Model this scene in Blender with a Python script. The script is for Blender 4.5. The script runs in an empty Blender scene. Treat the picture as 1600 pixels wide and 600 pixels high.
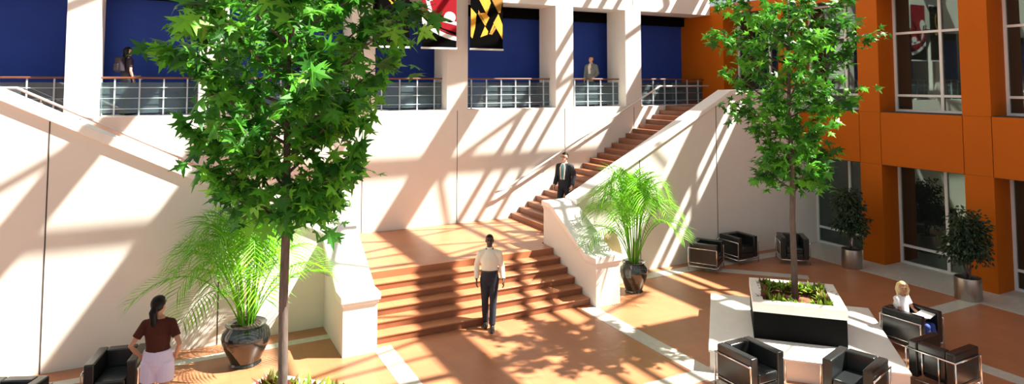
import bpy, bmesh, math, random
from mathutils import Vector, Matrix, Quaternion
random.seed(7)
C = bpy.context.scene.collection
PI = math.pi

# ------------------------------------------------------------------ helpers
class MB:
    def __init__(s): s.v = []; s.f = []
    def add(s, vs, fs):
        o = len(s.v); s.v += [tuple(v) for v in vs]; s.f += [tuple(i + o for i in f) for f in fs]; return s
    def box(s, a, b, M=None):
        x0, y0, z0 = a; x1, y1, z1 = b
        vs = [Vector(p) for p in ((x0,y0,z0),(x1,y0,z0),(x1,y1,z0),(x0,y1,z0),(x0,y0,z1),(x1,y0,z1),(x1,y1,z1),(x0,y1,z1))]
        if M: vs = [M @ v for v in vs]
        return s.add(vs, [(0,3,2,1),(4,5,6,7),(0,1,5,4),(1,2,6,5),(2,3,7,6),(3,0,4,7)])
    def prism(s, poly, axis, a, b):
        """poly of 2D points extruded along axis ('x': poly=(y,z), 'y': (x,z), 'z': (x,y))"""
        n = len(poly)
        def P(p, t): return {'x': (t, p[0], p[1]), 'y': (p[0], t, p[1]), 'z': (p[0], p[1], t)}[axis]
        vs = [P(p, a) for p in poly] + [P(p, b) for p in poly]
        fs = [tuple(range(n)), tuple(range(2*n-1, n-1, -1))] + [(i, i+n, (i+1) % n + n, (i+1) % n) for i in range(n)]
        return s.add(vs, fs)
    def tube(s, pts, rad, n=10, ref=(0,1,0), rnd=False):
        """tube along pts; rad = number, list of numbers, or list of (across, along-ref) radii"""
        pts = [Vector(p) for p in pts]
        if not isinstance(rad, (list,)): rad = [rad] * len(pts)
        rad = [(r, r) if not isinstance(r, tuple) else r for r in rad]
        if rnd:
            d0 = (pts[0]-pts[1]).normalized(); d1 = (pts[-1]-pts[-2]).normalized()
            def caps(p, d, r):
                m = (r[0]+r[1])/2
                return [(p + d*m*math.sin(t), (r[0]*math.cos(t), r[1]*math.cos(t))) for t in (1.5, 1.05, .55)]
            A = caps(pts[0], d0, rad[0]); B = caps(pts[-1], d1, rad[-1])[::-1]
            pts = [a[0] for a in A] + pts + [b[0] for b in B]
            rad = [a[1] for a in A] + rad + [b[1] for b in B]
        ref = Vector(ref); rings = []; o = len(s.v); prev = None
        for i, p in enumerate(pts):
            t = (pts[min(i+1, len(pts)-1)] - pts[max(i-1, 0)]).normalized()
            b = ref - t*ref.dot(t)
            if b.length < .08: b = prev if prev else Vector((1,0,0)) - t*t.x
            b = b - t*b.dot(t); b.normalize(); prev = b; a = b.cross(t)
            for k in range(n):
                th = 2*PI*k/n
                s.v.append(tuple(p + a*rad[i][0]*math.cos(th) + b*rad[i][1]*math.sin(th)))
        m = len(pts)
        for i in range(m-1):
            for k in range(n):
                s.f.append((o+i*n+k, o+i*n+(k+1) % n, o+(i+1)*n+(k+1) % n, o+(i+1)*n+k))
        s.f.append(tuple(o+k for k in range(n-1, -1, -1))); s.f.append(tuple(o+(m-1)*n+k for k in range(n)))
        return s
    def lathe(s, prof, n=32, c=(0,0,0)):
        o = len(s.v); m = len(prof)
        for r, z in prof:
            for k in range(n):
                s.v.append((c[0]+r*math.cos(2*PI*k/n), c[1]+r*math.sin(2*PI*k/n), c[2]+z))
        for i in range(m-1):
            for k in range(n):
                s.f.append((o+i*n+k, o+i*n+(k+1) % n, o+(i+1)*n+(k+1) % n, o+(i+1)*n+k))
        s.f.append(tuple(o+k for k in range(n-1, -1, -1))); s.f.append(tuple(o+(m-1)*n+k for k in range(n)))
        return s
    def ball(s, c, r, nu=16, nv=10, M=None):
        if not isinstance(r, tuple): r = (r, r, r)
        o = len(s.v); vs = []
        for j in range(1, nv):
            ph = PI*j/nv
            for k in range(nu):
                th = 2*PI*k/nu
                vs.append(Vector((r[0]*math.sin(ph)*math.cos(th), r[1]*math.sin(ph)*math.sin(th), -r[2]*math.cos(ph))))
        vs += [Vector((0,0,-r[2])), Vector((0,0,r[2]))]
        if M: vs = [M @ v for v in vs]
        c = Vector(c); s.v += [tuple(v + c) for v in vs]
        for j in range(nv-2):
            for k in range(nu):
                s.f.append((o+j*nu+k, o+j*nu+(k+1) % nu, o+(j+1)*nu+(k+1) % nu, o+(j+1)*nu+k))
        a = o+(nv-1)*nu; b = a+1
        for k in range(nu):
            s.f.append((a, o+(k+1) % nu, o+k)); s.f.append((b, o+(nv-2)*nu+k, o+(nv-2)*nu+(k+1) % nu))
        return s
    def mesh(s, name, smooth=False):
        me = bpy.data.meshes.new(name); me.from_pydata(s.v, [], s.f); me.update()
        if smooth is True:
            for p in me.polygons: p.use_smooth = True
        return me
    def build(s, name, mat, parent=None, smooth=False, bevel=0, loc=None, seg=2):
        o = bpy.data.objects.new(name, s.mesh(name, smooth)); C.objects.link(o)
        o.data.materials.append(mat)
        if parent: o.parent = parent
        if loc: o.location = loc
        if bevel:
            m = o.modifiers.new('bevel', 'BEVEL'); m.width = bevel; m.segments = seg; m.limit_method = 'ANGLE'; m.harden_normals = False
        if smooth == 'auto' or bevel:
            for p in o.data.polygons: p.use_smooth = True
            o.data.set_sharp_from_angle(angle=math.radians(35))
        return o

def tag(o, label=None, cat=None, group=None, kind=None):
    if label: o['label'] = label
    if cat: o['category'] = cat
    if group: o['group'] = group
    if kind: o['kind'] = kind
    return o
def thing(name, label, cat, loc=(0,0,0), rz=0, group=None):
    o = bpy.data.objects.new(name, None); C.objects.link(o); o.location = loc; o.rotation_euler = (0,0,rz)
    o.empty_display_size = .1
    return tag(o, label, cat, group)
def struct(o): o['kind'] = 'structure'; return o
def sempty(name):
    o = bpy.data.objects.new(name, None); C.objects.link(o); o['kind'] = 'structure'; return o
def copy_tree(o, parent=None):
    c = o.copy(); C.objects.link(c)
    if parent: c.parent = parent
    for ch in list(o.children): copy_tree(ch, c)
    return c

# ------------------------------------------------------------------ materials
def mat(name, col, rough=.6, metal=0, spec=.5, noise=0, nscale=8, bump=0, coat=0, stretch=None, c2=None, island=0, trans=0, hue=None):
    m = bpy.data.materials.new(name); m.use_nodes = True; nt = m.node_tree; N = nt.nodes; L = nt.links
    b = N['Principled BSDF']; b.inputs['Base Color'].default_value = (*col, 1)
    b.inputs['Roughness'].default_value = rough; b.inputs['Metallic'].default_value = metal
    b.inputs['Specular IOR Level'].default_value = spec; b.inputs['Coat Weight'].default_value = coat
    src = None
    if noise or bump or c2:
        tc = N.new('ShaderNodeTexCoord'); mp = N.new('ShaderNodeMapping'); nz = N.new('ShaderNodeTexNoise')
        nz.inputs['Scale'].default_value = nscale; nz.inputs['Detail'].default_value = 5
        if stretch: mp.inputs['Scale'].default_value = stretch
        L.new(tc.outputs['Object'], mp.inputs[0]); L.new(mp.outputs[0], nz.inputs['Vector'])
        if noise or c2:
            r = N.new('ShaderNodeValToRGB'); r.color_ramp.elements[0].position = .3; r.color_ramp.elements[1].position = .7
            a = c2 if c2 else tuple(c*(1-noise) for c in col)
            e = col if c2 else tuple(min(1, c*(1+noise)) for c in col)
            r.color_ramp.elements[0].color = (*a, 1); r.color_ramp.elements[1].color = (*e, 1)
            L.new(nz.outputs['Fac'], r.inputs[0]); L.new(r.outputs[0], b.inputs['Base Color']); src = r.outputs[0]
        if bump:
            bp = N.new('ShaderNodeBump'); bp.inputs['Strength'].default_value = bump; bp.inputs['Distance'].default_value = .01
            L.new(nz.outputs['Fac'], bp.inputs['Height']); L.new(bp.outputs[0], b.inputs['Normal'])
    if island:
        g = N.new('ShaderNodeNewGeometry'); r = N.new('ShaderNodeValToRGB'); cr = r.color_ramp
        cols = island; cr.elements[0].color = (*cols[0], 1); cr.elements[1].color = (*cols[-1], 1)
        for i, c in enumerate(cols[1:-1]):
            e = cr.elements.new((i+1)/(len(cols)-1)); e.color = (*c, 1)
        L.new(g.outputs['Random Per Island'], r.inputs[0]); L.new(r.outputs[0], b.inputs['Base Color']); src = r.outputs[0]
    if trans:
        t = N.new('ShaderNodeBsdfTranslucent'); mx = N.new('ShaderNodeMixShader'); mx.inputs[0].default_value = trans
        t.inputs['Color'].default_value = (*col, 1)
        if src: L.new(src, t.inputs['Color'])
        L.new(b.outputs[0], mx.inputs[1]); L.new(t.outputs[0], mx.inputs[2]); L.new(mx.outputs[0], N['Material Output'].inputs[0])
    return m

def tilemat(name, col, mort, size, rough=.35, var=.12):
    m = bpy.data.materials.new(name); m.use_nodes = True; nt = m.node_tree; N = nt.nodes; L = nt.links
    b = N['Principled BSDF']; b.inputs['Roughness'].default_value = rough; b.inputs['Specular IOR Level'].default_value = .35
    tc = N.new('ShaderNodeTexCoord'); br = N.new('ShaderNodeTexBrick'); br.offset = 0; br.squash = 1
    br.inputs['Scale'].default_value = 1; br.inputs['Brick Width'].default_value = size; br.inputs['Row Height'].default_value = size
    br.inputs['Mortar Size'].default_value = .006; br.inputs['Color1'].default_value = (*[c*(1-var) for c in col], 1)
    br.inputs['Color2'].default_value = (*[c*(1+var) for c in col], 1); br.inputs['Mortar'].default_value = (*mort, 1)
    nz = N.new('ShaderNodeTexNoise'); nz.inputs['Scale'].default_value = 1.3; nz.inputs['Detail'].default_value = 6
    mx = N.new('ShaderNodeMix'); mx.data_type = 'RGBA'; mx.blend_type = 'MULTIPLY'; mx.inputs[0].default_value = .3
    L.new(tc.outputs['Object'], br.inputs['Vector']); L.new(tc.outputs['Object'], nz.inputs['Vector'])
    L.new(br.outputs['Color'], mx.inputs[6]); L.new(nz.outputs['Fac'], mx.inputs[7]); L.new(mx.outputs[2], b.inputs['Base Color'])
    return m

def glassmat(name, tint, tr, gl=.02, glcol=(1,1,1), ior=1.6):
    m = bpy.data.materials.new(name); m.use_nodes = True; nt = m.node_tree; N = nt.nodes; L = nt.links
    N.remove(N['Principled BSDF'])
    t = N.new('ShaderNodeBsdfTransparent'); t.inputs[0].default_value = (*tint, 1)
    d = N.new('ShaderNodeBsdfDiffuse'); d.inputs[0].default_value = (*[c*.35 for c in tint], 1)
    g = N.new('ShaderNodeBsdfGlossy'); g.inputs['Roughness'].default_value = gl; g.inputs[0].default_value = (*glcol, 1)
    m0 = N.new('ShaderNodeMixShader'); m0.inputs[0].default_value = 1-tr
    L.new(t.outputs[0], m0.inputs[1]); L.new(d.outputs[0], m0.inputs[2])
    f = N.new('ShaderNodeFresnel'); f.inputs[0].default_value = ior
    m1 = N.new('ShaderNodeMixShader'); L.new(f.outputs[0], m1.inputs[0]); L.new(m0.outputs[0], m1.inputs[1]); L.new(g.outputs[0], m1.inputs[2])
    L.new(m1.outputs[0], N['Material Output'].inputs[0]); return m

M = {}
M['wall'] = mat('cream_plaster', (.80,.765,.71), .55, spec=.25, noise=.02, nscale=2)
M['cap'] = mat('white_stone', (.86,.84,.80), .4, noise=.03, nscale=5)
M['floor'] = tilemat('terracotta_tile', (.46,.19,.092), (.41,.165,.082), .3, var=.05)
M['band'] = mat('grey_stone', (.50,.48,.43), .35, noise=.08, nscale=9)
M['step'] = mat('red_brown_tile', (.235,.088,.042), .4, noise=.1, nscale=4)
M['orange'] = mat('orange_panel', (.46,.105,.004), .5, spec=.12, noise=.03, nscale=1)
M['dark'] = mat('dark_recess', (.012,.011,.010), .7)
M['joint'] = mat('dark_joint', (.05,.045,.04), .8)  # dark fill of the wall and panel joints
M['blue'] = mat('deep_blue_wall', (.022,.055,.30), .6, spec=.15, noise=.05, nscale=2)
M['black'] = mat('black_panel', (.003,.003,.003), .7, spec=.05)
M['chrome'] = mat('chrome', (.82,.80,.78), .18, metal=1)
M['white_metal'] = mat('white_metal', (.74,.75,.76), .35, spec=.5)
M['handrail'] = mat('pale_handrail', (.72,.70,.68), .4)
M['steel_white'] = mat('pale_steel', (.42,.48,.54), .45)
M['brushed'] = mat('brushed_steel', (.48,.46,.43), .32, metal=1, noise=.15, nscale=6, stretch=(18,18,.6))
M['wood_rail'] = mat('brown_rail', (.16,.055,.025), .4)
M['leather'] = mat('black_leather', (.012,.015,.016), .27, spec=.6, bump=.15, nscale=14)
M['pot'] = mat('black_glaze', (.012,.016,.016), .1, spec=.7, coat=.5, noise=.3, nscale=4)
M['soil'] = mat('mulch', (.22,.075,.04), .9, c2=(.09,.035,.02), nscale=30, bump=.8)
M['darksoil'] = mat('potting_soil', (.06,.04,.025), .95, c2=(.02,.015,.01), nscale=30)
M['bark'] = mat('grey_bark', (.13,.10,.085), .8, c2=(.07,.055,.045), nscale=14, stretch=(3,3,.5), bump=.4)
M['maple'] = mat('maple_leaf', (.1,.3,.03), .45, spec=.35, island=[(.015,.09,.012),(.035,.17,.018),(.06,.27,.022),(.10,.37,.03),(.17,.50,.04)], trans=.4)
M['palm'] = mat('palm_leaf', (.25,.6,.03), .4, spec=.4, island=[(.08,.31,.01),(.15,.46,.012),(.25,.59,.02)], trans=.4)
M['palmstem'] = mat('palm_cane', (.16,.33,.05), .5, noise=.2, nscale=10)
M['ficus'] = mat('ficus_leaf', (.03,.08,.02), .4, island=[(.008,.024,.008),(.016,.045,.014),(.03,.075,.02)], trans=.15)
M['bedgreen'] = mat('bedding_leaf', (.3,.5,.03), .5, island=[(.05,.17,.012),(.13,.31,.015),(.30,.40,.03)], trans=.35)
M['bedred'] = mat('bedding_red_leaf', (.3,.06,.05), .5, island=[(.10,.016,.03),(.19,.04,.035),(.13,.17,.02)], trans=.3)
M['glass'] = glassmat('dark_window_glass', (.20,.25,.24), .8, glcol=(.78,1,.94), ior=2.1)
M['rail_glass'] = glassmat('teal_rail_glass', (.38,.56,.64), .62)
M['roofsteel'] = mat('roof_steel', (.62,.60,.57), .5)
M['room'] = mat('office_interior', (.10,.095,.09), .8)
M['roomfloor'] = mat('office_carpet', (.06,.05,.045), .9)
M['beige'] = mat('beige_shell', (.70,.60,.42), .5)
M['goldcloth'] = mat('gold_cloth', (.72,.36,.02), .7, noise=.08, nscale=6)
M['redcloth'] = mat('red_cloth', (.27,.007,.016), .8, spec=.1)
M['whitecloth'] = mat('white_cloth', (.72,.72,.74), .7)
M['blackcloth'] = mat('black_cloth', (.004,.004,.004), .9, spec=0)
M['skin_dark'] = mat('dark_brown_skin', (.055,.028,.018), .5)
M['skin_tan'] = mat('tan_skin', (.42,.20,.12), .5)
M['skin_fair'] = mat('fair_skin', (.66,.38,.29), .5)
M['hair_black'] = mat('black_hair', (.007,.006,.007), .5, spec=.15, noise=.3, nscale=30)
M['hair_brown'] = mat('brown_hair', (.045,.022,.012), .45, noise=.3, nscale=30)
M['hair_blonde'] = mat('blonde_hair', (.68,.50,.24), .45, noise=.2, nscale=30)
M['shirt_white'] = mat('off_white_shirt', (.72,.69,.60), .8, bump=.3, nscale=10)
M['navy'] = mat('navy_cloth', (.012,.015,.028), .8, bump=.2, nscale=12)
M['suit'] = mat('dark_navy_suit', (.010,.016,.024), .8, bump=.2, nscale=12)
M['grey_suit'] = mat('grey_suit', (.17,.19,.18), .8, bump=.2, nscale=12)
M['rust'] = mat('dark_rust_top', (.06,.016,.010), .8, spec=.15, bump=.3, nscale=10)
M['lilac'] = mat('lilac_cloth', (.60,.52,.70), .8, bump=.3, nscale=10)
M['denim'] = mat('blue_denim', (.03,.07,.32), .8, c2=(.02,.045,.22), nscale=16)
M['plum'] = mat('dark_plum_cloth', (.016,.009,.02), .8, bump=.2, nscale=12)
M['shoe'] = mat('black_shoe', (.008,.008,.009), .35)
M['tie'] = mat('teal_tie', (.05,.22,.25), .5)
M['eye'] = mat('eye_dark', (.02,.015,.012), .3)
M['lips'] = mat('lips', (.35,.10,.09), .5)
M['paper'] = mat('paper', (.75,.75,.72), .6)

# ------------------------------------------------------------------ camera
H = 4.7; F = 1015.0
th = math.atan(60/F); yaw = math.atan(525/math.hypot(F, 60))
fw = Vector((math.sin(yaw)*math.cos(th), math.cos(yaw)*math.cos(th), math.sin(th)))
rt = Vector((math.cos(yaw), -math.sin(yaw), 0)); up = rt.cross(fw)
cam = bpy.data.cameras.new('camera'); co = bpy.data.objects.new('camera', cam); C.objects.link(co)
co.matrix_world = Matrix(((rt.x, up.x, -fw.x, 0), (rt.y, up.y, -fw.y, 0), (rt.z, up.z, -fw.z, H), (0,0,0,1)))
cam.sensor_width = 36; cam.lens = F*36/1600; cam.shift_y = -231/1600; cam.clip_end = 200
bpy.context.scene.camera = co

# ------------------------------------------------------------------ key dimensions
YB = 16.75          # arcade wall front
Z2 = 3.945          # upper floor
XE = 16.35          # orange facade
LZ = .85            # landing
S2 = math.sqrt(.5)
def diag(e1, e2, z=0): return ((e1+e2)*S2, (e2-e1)*S2, z)

# ------------------------------------------------------------------ floor
fl = struct(MB().box((-12,-8,-.3), (17.05, 16.74,0)).build('floor', M['floor']))
mb = MB()
def fband(x0, y0, x1, y1): mb.box((x0,y0,-.01), (x1,y1,.004))
fband(7.6,-8,7.95,11.6); fband(3.22,-8,3.55,11.6)
fband(-12,12.42,2.65,12.64); fband(8.55,12.62,15.35,12.98)
fband(-12,7.98,3.22,8.33); fband(3.55,7.98,7.6,8.33); fband(7.95,7.98,15.35,8.33)
fband(11.8,-8,12.12,7.0)
fband(15.35,-8,17.05,13.2)
mb.build('inlay_band', M['band'], fl)
mb = MB()
Rz = Matrix.Translation(Vector((12.0,12.62,0))) @ Matrix.Rotation(-PI/4, 4, 'Z')
mb.box((0,-.16,-.01), (2.4,.16,.005), Rz)
mb.build('inlay_band', M['band'], fl)

# ------------------------------------------------------------------ back (arcade) wall
colx = [-8.0, -5.35, -1.81, .78, 4.31, 6.945, 10.445, 13.04]
wb = struct(MB().box((-12,YB,-.3), (XE,YB+1.0,Z2)).build('wall_back', M['wall']))
for c in colx:
    struct(MB().box((c-.31,YB,Z2), (c+.31,YB+1.0,7.02)).build('column', M['wall'], wb))
MB().box((-12,YB,7.02), (XE,YB+1.0,10.6)).build('lintel', M['wall'], wb)
mb = MB()
for c in colx:
    mb.box((c-.008,YB-.004,0.0 if c < 8 else .85), (c+.008,YB+.01,Z2-.02)); mb.box((c-.008,YB-.004,7.2), (c+.008,YB+.01,10.6))
mb.build('joint', M['joint'], wb)
struct(MB().box((-12,YB+1.0,Z2-.3), (XE,18.5,Z2)).build('floor_upper', M['band']))
struct(MB().box((-12,18.2,Z2), (XE,18.5,7.4)).build('wall_balcony', M['blue']))
struct(MB().box((-12,YB+1.0,7.03), (XE,18.2,7.4)).build('ceiling_balcony', M['black']))
struct(MB().box((-12,18.02,6.72), (XE,18.2,7.03)).build('trim_1', M['black']))

# ------------------------------------------------------------------ stair side walls with sloped coping
def side_wall(name, poly_body, poly_cap, y0, y1, joints):
    w = struct(MB().prism(poly_body, 'y', y0, y1).build(name, M['wall']))
    MB().prism(poly_cap, 'y', y0-.06, y1+.04).build('coping', M['cap'], w, bevel=.012)
    j = MB()
    for x, zt in joints: j.box((x-.009, y0-.005, 0), (x+.009, y0+.01, zt))
    j.build('joint', M['joint'], w)
    return w
# left: lower cap edge z = 1.76 at X=2.65, rising to the left at .515
def zl(x): return 1.76 + .515*(2.65-x)
yl = 13.07
side_wall('wall_left', [(-12,-.3),(2.65,-.3),(2.65,zl(2.65)),(-3.3,zl(-3.3)),(-12,zl(-3.3))],
          [(2.68,zl(2.68)),(2.68,zl(2.68)+.17),(-3.3,zl(-3.3)+.17),(-12,zl(-3.3)+.17),(-12,zl(-3.3)),(-3.3,zl(-3.3))], yl, yl+.45,
          [(-1.83, zl(-1.83)), (.78, zl(.78)), (-5.2, zl(-3.3))])
def zr(x): return 1.84 + .505*(x-8.6)
yr = 13.22; xt = 13.6
side_wall('wall_right', [(17.05,-.3),(8.55,-.3),(8.55,zr(8.55)),(xt,zr(xt)),(17.05,zr(xt))],
          [(8.52,zr(8.52)),(8.52,zr(8.52)+.13),(xt,zr(xt)+.13),(16.33,zr(xt)+.13),(16.33,zr(xt)),(xt,zr(xt))], yr, yr+.42,
          [(10.45, zr(10.45)), (13.06, zr(13.06))])

# ------------------------------------------------------------------ stairs
st = thing('staircase', 'broad lower flight of red-brown steps between two white piers', 'stairs', (3.25,11.75,0))
def sbox(par, org, a, b, name='step'):
    a = [a[i]-org[i] for i in range(3)]; b = [b[i]-org[i] for i in range(3)]
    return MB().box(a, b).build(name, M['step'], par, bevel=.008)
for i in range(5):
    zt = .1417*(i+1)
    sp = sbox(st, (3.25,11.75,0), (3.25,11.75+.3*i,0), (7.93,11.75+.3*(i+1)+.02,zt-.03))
    MB().box((0,.3*i-.015,zt-.03), (4.68,.3*(i+1)+.005,zt)).build('tread', M['floor'], sp, bevel=.008)  # lighter floor tile puts the sunlit tread tone into the colour
MB().prism([(.01,1.5),(4.67,1.5),(4.67,2.05),(5.35,2.05),(5.35,YB-11.76),(-.65,YB-11.76),(-.65,2.05),(.01,2.05)], 'z', -.02, LZ).build('landing', M['floor'], st)
def upper(sgn, x0, label):
    t = thing('staircase', label, 'stairs', (x0, 15, LZ))
    r = (Z2-LZ)/22
    for i in range(22):
        xa = x0 + sgn*.2727*i; xb = x0 + sgn*(5.9 if i == 21 else .2727*(i+1)+.02)
        z = LZ + r*(i+1)
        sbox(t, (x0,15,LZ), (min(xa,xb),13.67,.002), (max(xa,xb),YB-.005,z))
    return t
upper(1, 8.6, 'narrow red-brown flight climbing along the wall to the right balcony end')
upper(-1, 2.6, 'flight rising to the left, hidden behind the sloping left wall')
struct(MB().box((14.4,13.64,Z2-.3), (XE,YB,Z2)).build('floor_landing_right', M['step']))
struct(MB().box((-12,13.52,Z2-.3), (-3.2,YB,Z2)).build('floor_landing_left', M['step']))

# piers
def pier(x0, x1, yf, label):
    t = thing('stair_pier', label, 'pier', ((x0+x1)/2, yf, 0))
    w = (x1-x0)/2
    d = 13.72-yf
    prof = [(0,-.02),(0,.9),(.34,.9),(1.85,1.74),(d,1.74),(d,-.02)]
    MB().prism(prof, 'x', -w, w).build('pier_body', M['wall'], t)
    cap = [(-.05,.9),(-.05,1.03),(.36,1.03),(1.83,1.87),(d+.03,1.87),(d+.03,1.74),(1.85,1.74),(.34,.9)]
    MB().prism(cap, 'x', -w-.05, w+.05).build('coping', M['cap'], t, bevel=.015)
    mo = [(-.025,.85),(-.025,.9),(.34,.9),(1.85,1.74),(d,1.74),(d,1.69),(1.86,1.69),(.35,.85)]
    MB().prism(mo, 'x', -w-.025, w+.025).build('moulding', M['wall'], t, bevel=.01)
    return t
pier(2.65, 3.25, 11.45, 'white pier with sloping cap on the left of the broad steps')
pier(7.94, 8.55, 11.53, 'white pier with sloping cap on the right of the broad steps')

# handrails on the back wall
def handrail(pts, label, brk):
    t = thing('handrail', label, 'handrail', pts[0])
    o = Vector(pts[0])
    rail = MB().tube([Vector(p)-o for p in pts], .028, 10)
    rail = rail.build('rail', M['handrail'], t, smooth=True)
    for p in brk:
        p = Vector(p)-o
        MB().tube([p, p+Vector((0,.02,-.09)), p+Vector((0,YB-16.58,-.1))], .012, 8).build('bracket', M['handrail'], rail, smooth=True)
    return t
yh = 16.62
handrail([(8.05,yh,1.62),(8.35,yh,1.69),(14.0,yh,4.58),(16.1,yh,4.58)], 'thin pale handrail following the right upper steps along the wall',
         [(8.6+i*1.3, yh, 1.69+(8.6+i*1.3-8.35)*.5115-.02) for i in range(5)])
handrail([(-4.6,yh,4.59),(-2.92,yh,4.59),(2.6,yh,1.72),(3.0,yh,1.68)], 'thin pale handrail descending along the wall above the left sloping wall',
         [(-2.5+i*1.3, yh, 4.59-(-2.5+i*1.3+2.92)*.52-.02) for i in range(4)])

# ------------------------------------------------------------------ balcony railings
def railing(x0, x1, label, gap_r=.0):
    yR = 17.12
    t = thing('balcony_railing', label, 'railing', ((x0+x1)/2, yR, Z2), 0, 'balcony railings between the columns')
    w = (x1-x0)/2
    MB().box((-w,-.035,.84), (w,.035,.885)).build('top_rail', M['wood_rail'], t, bevel=.01)
    n = max(2, round((x1-x0)/.47))
    for i in range(n):
        x = -w + (x1-x0)*(i+.55)/n
        MB().box((x-.016,-.016,0), (x+.016,.016,.84)).build('post', M['steel_white'], t)
    for z in (.16,.4,.64):
        MB().tube([(-w,-.03,z),(w,-.03,z)], .007, 6).build('bar', M['steel_white'], t, smooth=True)
    MB().box((-w,.026,.06), (w,.034,.76)).build('glass_panel', M['rail_glass'], t)
rl = ['balcony railing at the left edge of the photo, above the sloping wall', 'balcony railing in front of the woman with the backpack',
      'balcony railing mostly hidden behind the left tree crown', 'balcony railing below the black banner and the red banner',
      'balcony railing below the yellow and black banner', 'short balcony railing in front of the man in the grey suit',
      'balcony railing at the top of the right stairs beside the orange wall']
ed = colx[1:] + [XE]
for k in range(7):
    a = ed[k]+.31; b = ed[k+1]-(.31 if k < 6 else 0)
    railing(a+.01, b-(.01 if k < 6 else .02), rl[k])

# ------------------------------------------------------------------ orange facade
we = sempty('wall_east')
XG = 17.05
cols = [(15.95,17.75),(13.34,13.92),(10.73,11.32),(8.12,8.73),(5.52,6.12),(2.9,3.5),(.3,.9)]
for i, (a, b) in enumerate(cols):
    z0 = 0 if a < 13 else (Z2 if i == 0 else 0)
    if i == 0:
        MB().box((XE,a+.2,Z2), (XG+.1,18.5,6.98)).build('column', M['orange'], we)
        continue
    MB().box((XE,a,0 if i > 1 else 0), (XG+.1,b,2.57)).build('column', M['orange'], we)
    MB().box((XE,a,3.93), (XG+.1,b,6.98)).build('column', M['orange'], we)
# spandrel panels with open joints; slots in the unseen upper rows added to pass sun stripes
cuts = [18.5]
for a, b in cols[1:]: cuts += [b, a]
cuts.append(-2.0); cuts.sort(reverse=True)
for z0, z1 in ((2.575,3.925),(6.985,7.32),(7.70,7.93),(8.26,9.62)):
    for i in range(len(cuts)-1):
        ya, yb = cuts[i+1]+.008, cuts[i]-.008
        thick = .7 if z1 < 7.2 else .05
        if z0 < 3:
            if ya > 13.9: continue
            MB().box((XE,ya,z0), (XG+.1,yb,z1)).build('spandrel_panel', M['orange'], we)
        else:
            MB().box((XE,ya,z0), (XE+thick,yb,z1)).build('upper_panel', M['orange'], we)
mb = MB(); mb.box((XE+.03,-2,2.56),(XG+.08,13.92,3.94)); mb.box((XE+.03,-2,6.97),(XG+.08,18.5,7.0))
mb.build('joint_backing', M['joint'], we)
# roof ledge behind the added slotted parapet screen and posts that carry it
mb = MB()
for a, b in cols[1:]: mb.box((XE+.051,a+.25,6.98),(XE+.2,b-.25,9.6))
mb.build('parapet_post', M['roofsteel'], we)
MB().box((XG-.3,-2,6.99),(XG+3.2,18.5,7.1)).build('roof_deck', M['room'], we)
# windows: frame (bars), glass
def window(n, y0, y1, z0, z1, mull, trs):
    w = sempty('window_%d' % n); w.location = (XG, y0, z0)
    W = y1-y0; Hh = z1-z0; t = .06
    mb = MB()
    mb.box((-.04,0,0),(.05,t,Hh)); mb.box((-.04,W-t,0),(.05,W,Hh)); mb.box((-.04,t,0),(.05,W-t,t)); mb.box((-.04,t,Hh-t),(.05,W-t,Hh))
    mb.build('window_frame', M['white_metal'], w)
    m2 = MB()
    for m in mull: m2.box((-.035,m-y0-.035,t),(.045,m-y0+.035,Hh-t))
    for z in trs: m2.box((-.03,t,z-z0-.03),(.04,W-t,z-z0+.03))
    m2.build('mullion', M['white_metal'], w)
    MB().box((.005,t,t),(.015,W-t,Hh-t)).build('glass_pane', M['glass'], w)
n = 1
for i in range(6):
    ylo = cols[i+1][1]; yhi = cols[i][0] + (.2 if i == 0 else 0)
    window(n, ylo, yhi, 3.94, 6.97, [ylo+.8*(yhi-ylo)/2+.0], [4.36, 6.0]); n += 1
    if i > 0:
        window(n, ylo, min(yhi, 13.22), 0, 2.565, [ylo+.8*(yhi-ylo)/2], [.46]); n += 1
# offices behind the glass
rm = sempty('wall_office')
MB().box((20.2,-2,0),(20.4,18.5,7.0)).build('office_wall', M['room'], rm)
MB().box((XG+.12,18.45,0),(20.2,18.6,7.0)).build('office_wall', M['room'], rm)
MB().box((XG+.12,-2.1,0),(20.2,-2,7.0)).build('office_wall', M['room'], rm)
MB().box((XG+.1,-2,3.3),(20.2,18.5,3.6)).build('office_slab', M['room'], rm)
MB().box((XG,-2,-.2),(20.2,18.5,-.001)).build('office_floor', M['roomfloor'], rm)

# ------------------------------------------------------------------ roof structure over the atrium
RZ = 10.6
kx = .684; ky = .354
rf = sempty('ceiling_truss')
def kbar(k0, k1, y0=-7, y1=17.5, z=RZ, t=.25, name='girder'):
    MB().box((k0+kx*z, y0, z), (k1+kx*z, y1, z+t)).build(name, M['roofsteel'], rf)
for a, b in ((-3.95,-3.45),(-1.73,-.35),(4.2,4.95),(-7.6,-6.6)): kbar(a, b)
for a, b in ((6.35,6.5),(6.92,7.06),(7.5,7.62),(1.7,1.82)): kbar(a, b, z=RZ+.05, t=.12, name='purlin')
def xbar(yr_, w, x0=-12, x1=17.0, name='tie_beam'):
    MB().box((x0, yr_-w/2, RZ-.2), (x1, yr_+w/2, RZ-.02)).build(name, M['roofsteel'], rf)
for yy, w in ((13.9,.16),(10.1,.12),(6.3,.14),(2.5,.14)): xbar(yy, w)
MB().box((15.2,4.7,RZ-.1),(16.7,6.5,RZ)).build('shade_panel', M['roofsteel'], rf)  # unseen panel added to shade the left part of the platform
MB().box((15.2,10.9,RZ-.1),(16.7,13.0,RZ)).build('shade_panel', M['roofsteel'], rf)  # unseen panel added to darken the upper right steps
def dbar(p, q, r=.06):
    MB().tube([(p[0],p[1],RZ-.3),(q[0],q[1],RZ-.3)], r, 8).build('brace', M['roofsteel'], rf)
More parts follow.
